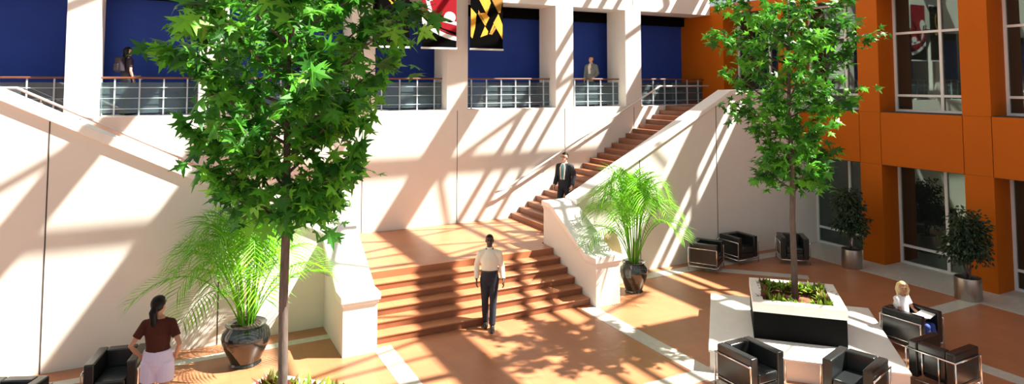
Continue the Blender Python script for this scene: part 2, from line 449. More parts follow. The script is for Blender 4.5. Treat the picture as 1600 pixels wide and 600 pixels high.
gx = [-4.0, 1.6, 6.2, 11.9, 16.6]; gy = [-1.3, 2.5, 6.3, 10.1, 13.9, 17.4]
for i in range(4):
    for j in range(5):
        mx = (gx[i]+gx[i+1])/2; my = (gy[j]+gy[j+1])/2
        dbar((gx[i], gy[j]), (gx[i+1], my)); dbar((gx[i+1], my), (gx[i], gy[j+1]))
        if i == 3 and j == 3:
            for u, v in ((.1,.55),(.35,.1),(.6,.95),(.8,.5)): dbar((gx[i], gy[j]+u*3.8), (gx[i+1], gy[j]+v*3.8), .045)  # extra bars added to fan thin shadow lines over the landing
        if i == 2:
            dbar((gx[i], gy[j]+.4), (gx[i+1], gy[j]+1.0), .05); dbar((mx, gy[j]), (gx[i], my), .05)

# ------------------------------------------------------------------ platform + planter + tree
def platform(c1, c2, label):
    x, y, _ = diag(c1, c2)
    t = thing('stone_platform', label, 'platform', (x,y,0), -PI/4)   # local x = e1, y = e2
    MB().box((-1.44,-1.48,0),(1.44,1.48,.3)).build('platform_body', M['wall'], t)
    MB().box((-1.46,-1.5,.3),(1.46,1.5,.34)).build('platform_top', M['cap'], t, bevel=.008)
    return t
def planter(c1, c2, label):
    x, y, _ = diag(c1, c2)
    t = thing('planter_box', label, 'planter', (x,y,.34), -PI/4)
    a, b = .725, .58
    for s in (-1, 1):
        MB().box((-a,s*a if s < 0 else b,0),(a,-b if s < 0 else a,.45)).build('side_panel', M['black'], t)
        MB().box((s*a if s < 0 else b,-b,0),(-b if s < 0 else a,b,.45)).build('side_panel', M['black'], t)
    a2, b2 = .735, .56
    mb = MB()
    mb.box((-a2,-a2,.45),(a2,-b2,.61)); mb.box((-a2,b2,.45),(a2,a2,.61)); mb.box((-a2,-b2,.45),(-b2,b2,.61)); mb.box((b2,-b2,.45),(a2,b2,.61))
    mb.build('rim', M['cap'], t)
    mb = MB(); mb.box((-b,-b,.3),(b,b,.47))
    mb.build('soil', M['soil'], t)
    return t
PC = [(1.21,12.86,0)]
platform(1.21, 12.86, 'low white stone platform under the black planter on the right')
planter(1.21, 12.83, 'square planter with black sides and white rim holding the right tree')
# mirrored group at the left: its centre in the same rotated frame
lx, ly = 1.18, 8.08
c1l, c2l = (lx-ly)*S2, (lx+ly)*S2
platform(c1l, c2l, 'low stone platform below the frame at the foot of the left tree')
planter(c1l, c2l, 'square planter at the bottom edge holding the left tree')

def leaf_maple(mb, p, d, nrm, s):
    """five-lobed leaf: p base, d direction to tip, nrm normal"""
    d = d.normalized(); n = (nrm - d*nrm.dot(d)).normalized(); w = d.cross(n)
    out = [(0,0),(.1,.08),(.42,-.06),(.2,.2),(.40,.27),(.70,.46),(.40,.46),(.17,.42),(.24,.62),(.10,.66),(0,1.05)]
    pts = [(a, b) for a, b in out] + [(-a, b) for a, b in out[-2:0:-1]]
    bend = random.uniform(.1,.4)
    vs = [p + w*a*s + d*b*s - n*s*bend*(abs(a)**1.3 + .35*b*b) for a, b in pts]
    vs.append(p + d*.35*s + n*s*.02)
    m = len(pts); o = len(mb.v); mb.v += [tuple(v) for v in vs]
    for i in range(m): mb.f.append((o+i, o+(i+1) % m, o+m))

def rvec():
    while True:
        v = Vector((random.uniform(-1,1), random.uniform(-1,1), random.uniform(-1,1)))
        if .05 < v.length < 1: return v.normalized()

def maple(loc, label, seed, zc, rad, nleaf, leafs, lobes, top=6.4, bot=2.9):
    random.seed(seed)
    t = thing('maple_tree', label, 'tree', loc)
    zb = bot - loc[2]; zt = top - loc[2]
    trunk = MB().tube([(0,0,-.06),(.01,0,.6),(.0,.01,1.4),(.015,-.01,zb+.2),(0,.02,zb+1.4),(.03,0,zt-.5)], [.062,.055,.052,.048,.035,.012], 12).build('trunk', M['bark'], t, smooth=True)
    tips = []
    nb = 30
    for i in range(nb):
        f = (i+.5)/nb
        z0 = zb - .15 + f*(zt-zb-.9)
        az = i*2.39996 + random.uniform(-.3,.3)
        # crown profile: narrow bottom, wide middle
        g = (z0-zb)/(zt-zb)
        R = rad*(0.55+1.1*min(1, g*2.4) - .55*max(0, g-.45))*random.uniform(.72,1.05)*.72
        up_ = random.uniform(.35,.75)*R + .1
        p0 = Vector((0,0,z0)); p2 = p0 + Vector((math.cos(az)*R, math.sin(az)*R, up_)); p1 = p0.lerp(p2,.5) + Vector((0,0,-.06*R))
        b = MB(); b.tube([p0,p1,p2], [.02,.013,.005], 6); 
        segs = [(p0.lerp(p2, u)) for u in (.35,.5,.62,.74,.86,1.0)]
        for q in segs:
            for _ in range(2):
                e = q + Vector((math.cos(az+random.uniform(-1.3,1.3)), math.sin(az+random.uniform(-1.3,1.3)), random.uniform(-.5,.55)))*random.uniform(.15,.42)*rad/1.5
                b.tube([q, e], [.006,.003], 4); tips.append((q, e))
        b.build('branch', M['bark'], trunk, smooth=True)
    fb = MB()
    for i in range(nleaf):
        q, e = random.choice(tips)
        u = random.uniform(.1,1.15); p = q.lerp(e, u) + rvec()*random.uniform(0,.17)
        d = (Vector((p.x,p.y,0)).normalized()*.8 + rvec()*.8 + Vector((0,0,-.35)))
        n = (Vector((0,0,1)) + rvec()*.9)
        leaf_maple(fb, p, d, n, leafs*random.uniform(.6,1.25))
    for i in range(nleaf//4):
        a = random.uniform(0,6.28); rr = rad*random.uniform(.05,.5); z = random.uniform(zb+.05, zt-.6)
        leaf_maple(fb, Vector((rr*math.cos(a), rr*math.sin(a), z)), rvec()+Vector((math.cos(a), math.sin(a),-.3)), Vector((0,0,1))+rvec()*.9, leafs*random.uniform(.7,1.2))
    for p in lobes:
        p = Vector(p)
        for k in range(7):
            leaf_maple(fb, p + rvec()*.12, rvec() + Vector((0,0,-.3)), Vector((0,0,1)) + rvec()*.7, leafs*random.uniform(.7,1.1))
    fb.build('foliage', M['maple'], t)
    return t
rx, ry, _ = diag(1.22, 12.93)
maple((rx, ry, .8), 'slim leafy tree on the right, rising from the black-sided planter', 11, 4.5, 1.08, 1800, .185, [], top=6.9, bot=2.75)
maple((lx, ly, .8), 'large leafy tree on the left with its trunk crossing the left wall', 23, 4.6, 1.3, 2100, .215, [], top=6.6, bot=3.0)

# bedding plants round the planter rims
def bed_mesh(seed, red):
    random.seed(seed); mb = MB()
    for i in range(13):
        az = random.uniform(0, 2*PI); el = random.uniform(.35,1.35); Ln = random.uniform(.09,.17)
        d = Vector((math.cos(az)*math.cos(el), math.sin(az)*math.cos(el), math.sin(el)))
        w = d.cross(Vector((0,0,1))).normalized()*random.uniform(.018,.03); n = d.cross(w).normalized()
        b = Vector((0,0,.01)) + d*.02; z = Vector((0,0,-.02))
        vs = [b, b+d*Ln*.45+w+n*.006, b+d*Ln*.45, b+d*Ln*.45-w+n*.006, b+d*Ln+z]
        mb.add(vs, [(0,1,2),(0,2,3),(1,4,2),(2,4,3)])
    mb.tube([(0,0,-.05),(0,0,.06)], .008, 5)
    return mb
bed_proto = []
def bedding(c1, c2, where, far_only=False):
    x, y, _ = diag(c1, c2)
    random.seed(5)
    R = Matrix.Rotation(-PI/4, 4, 'Z')
    pts = []
    for i in range(10):
        u = -.5 + i/9*1.0
        pts += [(u,-.48),(u,.48)]
        if 0 < i < 9: pts += [(-.48,u),(.48,u)]
    for i in range(8):
        u = -.42+i/7*.84; pts += [(u,.4)]
    for i, (a, b) in enumerate(pts):
        red = i % 5 in ((1, 4) if c1 > 0 else (0, 1, 3)) and not (b < -.4)
        p = R @ Vector((a+random.uniform(-.03,.03), b+random.uniform(-.03,.03), 0))
        mesh = random.choice(bed_meshes[1 if red else 0])
        o = bpy.data.objects.new('bedding_plant', mesh); C.objects.link(o)
        o.location = (x+p.x, y+p.y, .34+.47+.02); o.rotation_euler = (random.uniform(-.2,.2), random.uniform(-.2,.2), random.uniform(0,6.28))
        s = random.uniform(1.1,1.6)*(1.35 if b > .3 and c1 < 0 else 1); o.scale = (s,s,s)
        tag(o, ('reddish' if red else 'yellow-green') + ' bedding plant packed along the rim of ' + where, 'plant', 'bedding plants in ' + where)
bed_meshes = [[], []]
for r_ in (0,1):
    for k in range(4):
        me = bed_mesh(40+k+10*r_, r_).mesh('bedding_plant'); me.materials.append(M['bedred' if r_ else 'bedgreen']); bed_meshes[r_].append(me)
bedding(1.21, 12.83, 'the right tree planter')
bedding(c1l, c2l, 'the left tree planter')

# ------------------------------------------------------------------ palms
def palm(loc, label, potr, poth, height, spread, nf, seed, bias):
    random.seed(seed)
    t = thing('potted_palm', label, 'plant', loc)
    r = potr
    prof = [(r*.62,0),(r*.66,.02),(r*.6,.05),(r*.74,poth*.25),(r*.93,poth*.5),(r,poth*.68),(r*.95,poth*.82),(r*.78,poth*.93),(r*.76,poth*.96),(r*.86,poth),(r*.83,poth*1.01),(r*.7,poth*.97)]
    pot = MB().lathe(prof, 40).build('pot', M['pot'], t, smooth='auto')
    MB().lathe([(r*.72,poth*.9),(r*.74,poth*.965),(r*.3,poth*.985),(.001,poth*.99)], 24).build('soil', M['darksoil'], pot)
    for i in range(9):
        a = i*2.4; q = r*.35*math.sqrt((i+.5)/9)
        b = Vector((q*math.cos(a), q*math.sin(a), poth*.9)); e = b + Vector((math.cos(a)*.1, math.sin(a)*.1, .55))
        MB().tube([b, b.lerp(e,.5)+Vector((0,0,.02)), e], [.016,.012,.008], 7).build('cane', M['palmstem'], t, smooth=True)
    for i in range(nf):
        f = (i+.5)/nf
        az = i*2.39996 + random.uniform(-.25,.25)
        out = spread*(0.3+.75*f)*random.uniform(.85,1.1); hh = (height-poth)*(1.02-.62*f*f)*random.uniform(.9,1.05)
        b = Vector((math.cos(az)*r*.25, math.sin(az)*r*.25, poth*.95))
        dx, dy = math.cos(az)*out + bias[0]*.2, math.sin(az)*out + bias[1]*.2
        dy = min(dy, (13.0-loc[1])*.72)
        # keep fronds in front of the wall behind
        c1 = b + Vector((dx*.18, dy*.18, hh*.75)); c2 = b + Vector((dx*.6, dy*.6, hh*1.12)); e = b + Vector((dx, dy, hh*.62))
        def bz(u): return b*(1-u)**3 + c1*3*u*(1-u)**2 + c2*3*u*u*(1-u) + e*u**3
        N = 22
        mb = MB(); pts = [bz(k/14) for k in range(15)]
        lim = (13.0 - loc[1])
        for p in pts: p.y = min(p.y, lim-.03)
        mb.tube(pts, [.011*(1-.8*k/14)+.002 for k in range(15)], 5)
        for k in range(N):
            u = .3 + .7*k/(N-1)
            p = bz(u); tg = (bz(min(1,u+.02))-bz(u-.02)).normalized()
            p.y = min(p.y, lim-.03)
            side = tg.cross(Vector((0,0,1)))
            if side.length < .05: side = Vector((1,0,0))
            side.normalize(); nn = side.cross(tg).normalized()
            Ln = spread*.48*(math.sin(PI*(.12+.8*(k/(N-1))))**.6)*random.uniform(.85,1.1)
            for sg in (-1,1):
                d = (side*sg*.8 + tg*.75 + nn*.22).normalized(); dr = Vector((0,0,-1))
                m1 = p + d*Ln*.5 + dr*Ln*.04; m2 = p + d*Ln + dr*Ln*.26
                w = d.cross(nn).normalized()*.0115*(1 if Ln > .2 else .8)
                vs = [p - w*.4, p + w*.4, m1 + w, m1 - w, m2]
                for v in vs: v.y = min(v.y, lim-.01)
                mb.add(vs, [(0,1,2,3),(3,2,4)])
        mb.build('frond', M['palm'], t)
    return t
palm((1.16,12.0,0), 'bright green palm in a black pot left of the steps', .39, .66, 2.75, 1.45, 30, 3, (-.9,0))
palm((9.3,12.02,0), 'bright green palm in a black pot right of the steps', .31, .66, 3.0, 1.3, 28, 9, (-.2,0))

# ------------------------------------------------------------------ ficus in steel planters
def ficus(loc, label, seed, h, r, rf_):
    random.seed(seed)
    t = thing('potted_ficus', label, 'plant', loc)
    pot = MB().lathe([(r*.98,0),(r,.01),(r,.455),(r*.985,.47),(r*.93,.47),(r*.93,.42)], 36).build('planter', M['brushed'], t, smooth='auto')
    MB().lathe([(r*.92,.36),(r*.93,.425),(.001,.43)], 24).build('soil', M['darksoil'], pot)
    for s in (0, 2.1, 4.2):
        MB().tube([(.05*math.cos(s),.05*math.sin(s),.4),(.07*math.cos(s+1.5),.07*math.sin(s+1.5),.7),(.05*math.cos(s+3),.05*math.sin(s+3),1.0),(.12*math.cos(s+4),.12*math.sin(s+4),1.5)], [.022,.02,.017,.01], 8).build('trunk', M['bark'], t, smooth=True)
    mb = MB()
    blobs = [(random.uniform(-.22,.22), random.uniform(-.2,.2), random.uniform(.95,h-.3)) for _ in range(16)]
    for i in range(2300):
        c = Vector(random.choice(blobs)); v = rvec()*(random.random()**.4)*rf_*random.uniform(.45,.72)
        p = c + v
        hr = math.hypot(p.x, p.y); 
        if hr > rf_*1.15: continue
        d = (v.normalized()*.6 + rvec()*.5 + Vector((0,0,-.6))).normalized(); Ln = random.uniform(.07,.12)
        w = d.cross(rvec()).normalized()*Ln*.26; n = d.cross(w).normalized()*.01
        mb.add([p, p+d*Ln*.45+w, p+d*Ln*.45+n, p+d*Ln*.45-w, p+d*Ln], [(0,1,2),(0,2,3),(1,4,2),(2,4,3)])
    mb.build('foliage', M['ficus'], t)
ficus((15.42,11.0,0), 'dark ficus in a steel cylinder beside the first orange column', 5, 2.15, .24, .43)
ficus((15.45,8.27,0), 'dark ficus in a steel cylinder beside the nearest orange column, far right', 8, 2.05, .26, .5)

# ------------------------------------------------------------------ armchairs
def armchair():
    t = thing('armchair', '', 'chair')
    W = .36; D = .35
    fr = MB()
    r = .0125
    for sx in (-1,1):
        x = sx*W
        fr.tube([(x,-D,0),(x,-D,.53),(x,-D,.55)], r, 8); fr.tube([(x,D,0),(x,D,.55)], r, 8)
        fr.tube([(x,-D-.01,.55),(x,D+.01,.55)], r, 8); fr.tube([(x,-D,.11),(x,D,.11)], r, 8); fr.tube([(x,-D,.2),(x,D,.2)], r*.7, 8)
    fr.tube([(-W,D,.55),(W,D,.55)], r, 8); fr.tube([(-W,D,.11),(W,D,.11)], r, 8); fr.tube([(-W,-D,.11),(W,-D,.11)], r, 8)
    for x in (-.12,.12): fr.tube([(x,D,.11),(x,D,.55)], r, 8)
    fr.build('frame', M['chrome'], t, smooth=True)
    for sx in (-1,1):
        x0, x1 = sorted((sx*(W-.018), sx*(W-.155)))
        MB().box((x0,-D+.0,.135),(x1,D-.018,.67)).build('armrest', M['leather'], t, bevel=.022, seg=3)
    MB().box((-W+.16,D-.17,.25),(W-.16,D-.018,.67)).build('backrest', M['leather'], t, bevel=.022, seg=3)
    MB().box((-W+.16,-D+.005,.125),(W-.16,D-.175,.27)).build('seat_base', M['leather'], t, bevel=.018, seg=3)
    MB().box((-W+.16,-D-.005,.275),(W-.16,D-.175,.42)).build('seat', M['leather'], t, bevel=.03, seg=3)
    return t
def face(dx, dy): return math.atan2(dx, -dy)
chairs = [
 (7.87,7.36,face(0,-1), 'black leather armchair with its left side to us at the platform front corner'),
 (8.93,6.36,face(-.96,-.28), 'black leather armchair facing left, in front of the black planter side'),
 (11.74,7.25,face(.05,-1), 'black leather armchair in which the blonde woman sits'),
 (10.64,6.1,face(1,.03), 'black leather armchair turned away, chrome-barred back toward the white platform'),
 (12.03,12.6,face(.53,-.85), 'black armchair seen from its side, nearest the right palm'),
 (13.33,12.78,face(0,-1), 'black armchair against the grey wall, middle of the three far ones'),
 (14.55,12.07,face(-.65,-.76), 'black armchair partly hidden behind the right tree trunk'),
 (-.66,11.5,face(-.2,-.98), 'black armchair beside the woman in lilac shorts'),
 (-1.88,10.93,face(-.4,-.9), 'black armchair cut off by the bottom left corner'),
]
proto = None
for x, y, rz, lab in chairs:
    if proto is None: proto = armchair(); o = proto
    else: o = copy_tree(proto)
    o.location = (x,y,.012); o.rotation_euler = (0,0,rz); o['label'] = lab; o['group'] = 'black leather armchairs'
    if 'blonde' in lab:
        for ch in o.children:
            if ch.name.split('.')[0] == 'seat': ch.location.z -= .06

# rounded cream form of unclear identity beside the right pier
sh = thing('shell_form', 'cream rounded shell form standing half hidden between palm and right pier', 'sculpture', (9.31,12.82,0), face(-.3,-1))
mb = MB(); nU = 24; R0 = .25
pts = []
for layer, rr in ((0,1.0),(1,.86)):
    for j in range(9):
        z = j/8
        for k in range(nU+1):
            a = PI*(.02+.96*k/nU)
            hgt = .5 + .66*math.sin(a)**.7
            pts.append((R0*rr*math.cos(a)*(1-.25*(1-z)), R0*rr*math.sin(a)*(1-.2*(1-z))-.05, hgt*z))
vs = pts; fs = []
for L_ in range(2):
    o_ = L_*9*(nU+1)
    for j in range(8):
        for k in range(nU):
            q = (o_+j*(nU+1)+k, o_+j*(nU+1)+k+1, o_+(j+1)*(nU+1)+k+1, o_+(j+1)*(nU+1)+k); fs.append(q if L_ == 0 else q[::-1])
o1 = 9*(nU+1)
for k in range(nU): fs.append((8*(nU+1)+k, 8*(nU+1)+k+1, o1+8*(nU+1)+k+1, o1+8*(nU+1)+k))
for j in range(8):
    fs.append((j*(nU+1), (j+1)*(nU+1), o1+(j+1)*(nU+1), o1+j*(nU+1)))
    fs.append((j*(nU+1)+nU, o1+j*(nU+1)+nU, o1+(j+1)*(nU+1)+nU, (j+1)*(nU+1)+nU))
mb.add(vs, fs); mb.build('shell_back', M['beige'], sh, smooth='auto')
MB().lathe([(.17,0),(.2,.02),(.21,.5),(.2,.54),(.001,.55)], 28).build('seat', M['beige'], sh, smooth='auto')

# ------------------------------------------------------------------ banners
def banner(x0, x1, yb, label, zbot=5.62, ztop=8.0):
    t = thing('hanging_banner', label, 'banner', ((x0+x1)/2, yb, zbot))
    w = (x1-x0)/2
    MB().box((-w,0,.02),(w,.008,ztop-zbot)).build('cloth', M['blackcloth'], t)
    MB().box((-w-.02,-.015,-.02),(w+.02,.02,.03)).build('bottom_bar', M['white_metal'], t, bevel=.005)
    MB().box((-w-.02,-.015,ztop-zbot-.02),(w+.02,.02,ztop-zbot+.03)).build('top_bar', M['white_metal'], t)
    MB().box((-.03,.02,ztop-zbot-.02),(.03,YB-yb,ztop-zbot+.02)).build('bracket', M['white_metal'], t)
    return t, w
def clip(poly, w, h):
    def cut(P, f):
        out = []
        for i in range(len(P)):
            a, b = P[i], P[(i+1) % len(P)]; fa, fb = f(a), f(b)
            if fa >= 0: out.append(a)
            if (fa >= 0) != (fb >= 0):
                u = fa/(fa-fb); out.append((a[0]+(b[0]-a[0])*u, a[1]+(b[1]-a[1])*u))
        return out
    for f in (lambda p: p[0]+w, lambda p: w-p[0], lambda p: p[1]-.03, lambda p: h-p[1]):
        if poly: poly = cut(poly, f)
    return poly
def patch(t, w, h, polys, m, name, d):
    mb = MB()
    for P in polys:
        P = clip(P, w, h)
        if len(P) >= 3: mb.prism(P, 'y', -d, 0)
    mb.build(name, m, t)
yb = 16.45
t1, w1 = banner(4.46, 5.44, yb, 'black banner with a small gold scroll, leftmost of the three')
def arc(cx, cz, r0, r1, a0, a1, n=16, ez=1):
    A = [math.radians(a0+(a1-a0)*i/n) for i in range(n+1)]
    return [(cx+r1*math.cos(a), cz+r1*ez*math.sin(a)) for a in A] + [(cx+r0*math.cos(a), cz+r0*ez*math.sin(a)) for a in A[::-1]]
def quads(P):
    n = len(P)//2; return [[P[i], P[i+1], P[2*n-2-i], P[2*n-1-i]] for i in range(n-1)]
patch(t1, w1, 2.3, quads(arc(-.45,1.75,.52,.55,-50,30)) + quads(arc(.05,1.19,.05,.075,-160,60)) + [[(-.3,1.42),(.05,1.12),(.06,1.15),(-.28,1.46)]], M['goldcloth'], 'gold_scroll', .004)
t2, w2 = banner(5.79, 6.78, yb, 'red and black banner with white curls, middle of the three')
# red field bounded below by a sweeping curve, white band, round white lobes
C0 = (.95, 1.95); 
patch(t2, w2, 2.36, [[(-.6,1.05),(-.3,.78),(.1,.55),(.6,.42),(.6,2.4),(-.6,2.4)]], M['redcloth'], 'red_field', .003)
patch(t2, w2, 2.36, quads(arc(.75,2.1,1.78,1.9,185,275)) , M['whitecloth'], 'white_sweep', .005)
patch(t2, w2, 2.36, [[(-.3,.8),(-.22,.86),(.6,.72),(.6,.62)],[(-.45,1.5),(-.36,1.5),(-.16,.85),(-.26,.8)]]
      + [[(.3+.17*math.cos(a*PI/10), .86+.15*math.sin(a*PI/10)) for a in range(20)]]
      + [[(-.3+.19*math.cos(a*PI/10), 1.5+.24*math.sin(a*PI/10)) for a in range(20)]], M['whitecloth'], 'white_cross', .006)
patch(t2, w2, 2.36, [[(-.45,1.02),(-.36,1.07),(-.05,.62),(-.12,.56)],[(-.1,.58),(.5,.36),(.5,.33),(.0,.5)]], M['redcloth'], 'red_sweep', .007)
t3, w3 = banner(7.20, 8.2, yb, 'yellow and black checked banner, rightmost of the three')
patch(t3, w3, 2.36, [[(-.27,1.45),(.0,.98),(.12,1.32),(-.12,2.0),(-.28,2.0)],[(-.28,1.0),(-.05,.66),(.08,.9),(-.05,1.03)],
      [(-.06,.65),(-.2,.34),(.02,.42),(.04,.52)],[(-.49,1.15),(-.32,.98),(-.36,.6),(-.44,.3),(-.49,.35)],
      [(.2,.75),(.36,1.02),(.49,.72),(.49,.3),(.4,.45)],[(.1,.5),(.2,.72),(.24,.68),(.12,.46)]], M['goldcloth'], 'gold_check', .004)
M['darkgold'] = mat('dark_gold_cloth', (.34,.16,.012), .7)
patch(t3, w3, 2.36, [[(.1,1.5),(.36,1.05),(.42,1.05),(.49,1.4),(.49,2.0),(.12,2.0)],[(-.27,.98),(-.0,.66),(-.1,.85),(-.26,1.1)],[(.06,.44),(.26,.66),(.3,.62),(.16,.42)]], M['darkgold'], 'shaded_check', .0045)

# ------------------------------------------------------------------ people
def remeshed(mb, name, m, parent, vox=.009, smooth_it=4):
    o = bpy.data.objects.new(name, mb.mesh(name)); C.objects.link(o)
    r = o.modifiers.new('r', 'REMESH'); r.mode = 'VOXEL'; r.voxel_size = vox; r.use_smooth_shade = True
    s = o.modifiers.new('s', 'SMOOTH'); s.iterations = smooth_it; s.factor = .5
    dg = bpy.context.evaluated_depsgraph_get()
    me = bpy.data.meshes.new_from_object(o.evaluated_get(dg)); me.name = name
    old = o.data; o.modifiers.clear(); o.data = me; bpy.data.meshes.remove(old)
    me.materials.clear(); me.materials.append(m)
    for p in me.polygons: p.use_smooth = True
    o.parent = parent
    return o
V = Vector
def hand(mb, wr, d, palm_n, curl=.5):
    """wrist point, direction of the hand, palm normal"""
    d = d.normalized(); n = (palm_n - d*palm_n.dot(d)).normalized(); w = d.cross(n)
    mb.tube([wr - d*.03, wr + d*.03, wr + d*.085], [(.026,.02),(.036,.016),(.04,.014)], 10, ref=n, rnd=True)
    for k, L in enumerate((.068,.078,.072,.056)):
        b = wr + d*.082 + w*(-.03+.02*k)
        m1 = b + (d + n*curl*.5).normalized()*L*.5
        e = m1 + (d*.7 + n*curl*1.3).normalized()*L*.5
        mb.tube([b, m1, e], [.0095,.009,.0075], 8, ref=n, rnd=True)
    b = wr + d*.03 - w*.03
    mb.tube([b, b - w*.022 + d*.03 + n*.012, b - w*.026 + d*.06 + n*.02], [.012,.0105,.0085], 8, ref=n, rnd=True)
def figure(name_label, cat_loc, rz, J, skin, H_=1.75, female=False, headyaw=0, headpitch=0):
    """J: joints in metres, facing -Y.  returns root, body mesh builder pieces"""
    t = thing('person', name_label, 'person', cat_loc, rz)
    h = H_/1.75; mb = MB()
    P = {k: V(v) for k, v in J.items() if isinstance(v, tuple)}
    pel, ch, nk = P['pelvis'], P['chest'], P['neck']
    sw = (P['shL']-P['shR']).length/2
    side = (P['shL']-P['shR']).normalized(); fwd = V((0,1,0))
    kf = .86 if female else 1
    mb.tube([pel-V((0,0,.045*h)), pel, pel.lerp(ch,.45), ch, ch.lerp(nk,.75)], [(.12*h,.08*h),(.165*h*(1.03 if female else 1),.11*h),(.135*h*kf,.095*h),(.165*h*kf,.115*h),(.1*h,.075*h)], 16, rnd=True)
    mb.tube([P['shR'], ch.lerp(nk,.7), P['shL']], [.055*h*kf,.06*h,.055*h*kf], 10, rnd=True)
    mb.tube([ch.lerp(nk,.6), nk, nk.lerp(P['head'],.5)], [.06*h*kf,.052*h*kf,.05*h*kf], 12, rnd=True)
    for s in 'LR':
        mb.tube([P['sh'+s], P['sh'+s].lerp(P['el'+s],.5), P['el'+s], P['el'+s].lerp(P['wr'+s],.35), P['wr'+s]], [.05*h*kf,.044*h*kf,.036*h*kf,.038*h*kf,.025*h*kf], 12, rnd=True)
        d = P['wr'+s]-P['el'+s]
        hand(mb, P['wr'+s] + d.normalized()*.015, V(J.get('hd'+s, d)), V(J.get('pn'+s, (-1 if s == 'L' else 1, .2, 0))), J.get('curl', .5))
        mb.tube([P['hip'+s], P['hip'+s].lerp(P['kn'+s],.4), P['kn'+s], P['kn'+s].lerp(P['an'+s],.35), P['an'+s]], [.085*h,.076*h,.052*h,.053*h,.034*h], 14, rnd=True)
        a = P['an'+s]; fd = V(J.get('ft'+s, (0,-1,0))).normalized()
        mb.tube([a - fd*.04 - V((0,0,.035)), a + fd*.06 - V((0,0,.045)), a + fd*.15 - V((0,0,.055))], [(.034,.035),(.042,.03),(.036,.02)], 10, ref=(0,0,1), rnd=True)
    # head
    hc = P['head']; R = Matrix.Rotation(headyaw, 4, 'Z') @ Matrix.Rotation(headpitch, 4, 'X')
    def hp(x, y, z): return hc + R @ (V((x,y,z))*h)
    mb.ball(hp(0,.012,.025), (.076*h,.094*h,.095*h), 20, 14, R)
    mb.ball(hp(0,-.022,-.045), (.058*h,.066*h,.07*h), 18, 12, R)
    mb.tube([hp(0,-.086,.02), hp(0,-.104,-.012), hp(0,-.086,-.022)], [.009*h,.013*h,.011*h], 8, rnd=True)
    for s in (-1,1): mb.ball(hp(s*.077,.012,-.002), (.011*h,.022*h,.031*h), 10, 8, R)
    body = remeshed(mb, 'body', skin, t)
    e = MB()
    for s in (-1,1): e.ball(hp(s*.031,-.0815,.014), (.011*h,.006*h,.0065*h), 8, 6, R)
    e.build('eye', M['eye'], t, smooth=True)
    b = MB()
    for s in (-1,1): b.tube([hp(s*.017,-.088,.032), hp(s*.034,-.086,.036), hp(s*.05,-.074,.03)], .0045*h, 6, rnd=True)
    b.build('eyebrow', J.get('brow', M['hair_black']), t, smooth=True)
    l = MB(); l.tube([hp(-.021,-.079,-.056), hp(0,-.0885,-.055), hp(.021,-.079,-.056)], [.004*h,.0085*h,.004*h], 8, rnd=True)
    l.build('mouth', M['lips'] if skin is not M['skin_dark'] else M['skin_dark'], t, smooth=True)
    return t, P, hp, R, h
def hair_cap(t, hp, R, h, m, extra=None, front=-.03, thick=1.12, low=-.03):
    mb = MB(); mb.ball((0,0,0), (.0765*thick*h,.095*thick*h,.092*thick*h), 24, 18)
    c0 = hp(0,.016,.03)
    vs = []
    for v in mb.v:
        v = V(v)
        # pull the cap behind the hair line
        lim = front*h + max(0, v.z)*.9 * -1
        if v.z < .045*h and v.y < .0: v.y = max(v.y, .01*h)
        if v.z < low*h*2: v.z = max(v.z, low*h*3)
        vs.append(tuple(c0 + R @ v))
    mb.v = vs
    if extra: extra(mb)
    return remeshed(mb, 'hair', m, t, .008, 3)
def sleeve_tubes(mb, P, h, upto, ex, kf=1, s='LR'):
    for q in s:
        a, e, w = P['sh'+q], P['el'+q], P['wr'+q]
        if upto == 'short':
            mb.tube([a, a.lerp(e,.4), a.lerp(e,.62)], [(.055+ex)*h*kf,(.05+ex)*h*kf,(.05+ex)*h*kf], 14)
            mb.ball(a, (.055+ex)*h*kf, 14, 8)
        else:
            mb.tube([a, a.lerp(e,.5), e, e.lerp(w,.5), w.lerp(e,.04)], [(.054+ex)*h*kf,(.048+ex)*h*kf,(.043+ex)*h*kf,(.040+ex)*h*kf,(.032+ex)*h*kf], 14)
            mb.ball(a, (.051+ex)*h*kf, 14, 8); mb.ball(e, (.043+ex)*h*kf, 12, 8)
def top(t, P, h, m, name='shirt', sleeves='long', ex=.006, kf=1, hem=.0, hw=1.0, vox=.009, neck=True):
    mb = MB(); pel, ch, nk = P['pelvis'], P['chest'], P['neck']
    lo = pel + V((0,0,hem))
    mb.tube([lo, pel.lerp(ch,.45), ch, ch.lerp(nk,.62), ch.lerp(nk,.92)], [((.165*hw+ex)*h*kf,(.11*hw+ex)*h),((.145+ex)*h*kf,(.1+ex)*h),((.172+ex)*h*kf,(.118+ex)*h),((.125+ex)*h,(.09+ex)*h),((.07+ex)*h,(.068+ex)*h)], 20)
    mb.tube([P['shR'], ch.lerp(nk,.7), P['shL']], [(.05+ex)*h*kf,(.062+ex)*h,(.05+ex)*h*kf], 12, rnd=True)
    sleeve_tubes(mb, P, h, sleeves, ex, kf)
    return remeshed(mb, name, m, t, vox, 3)
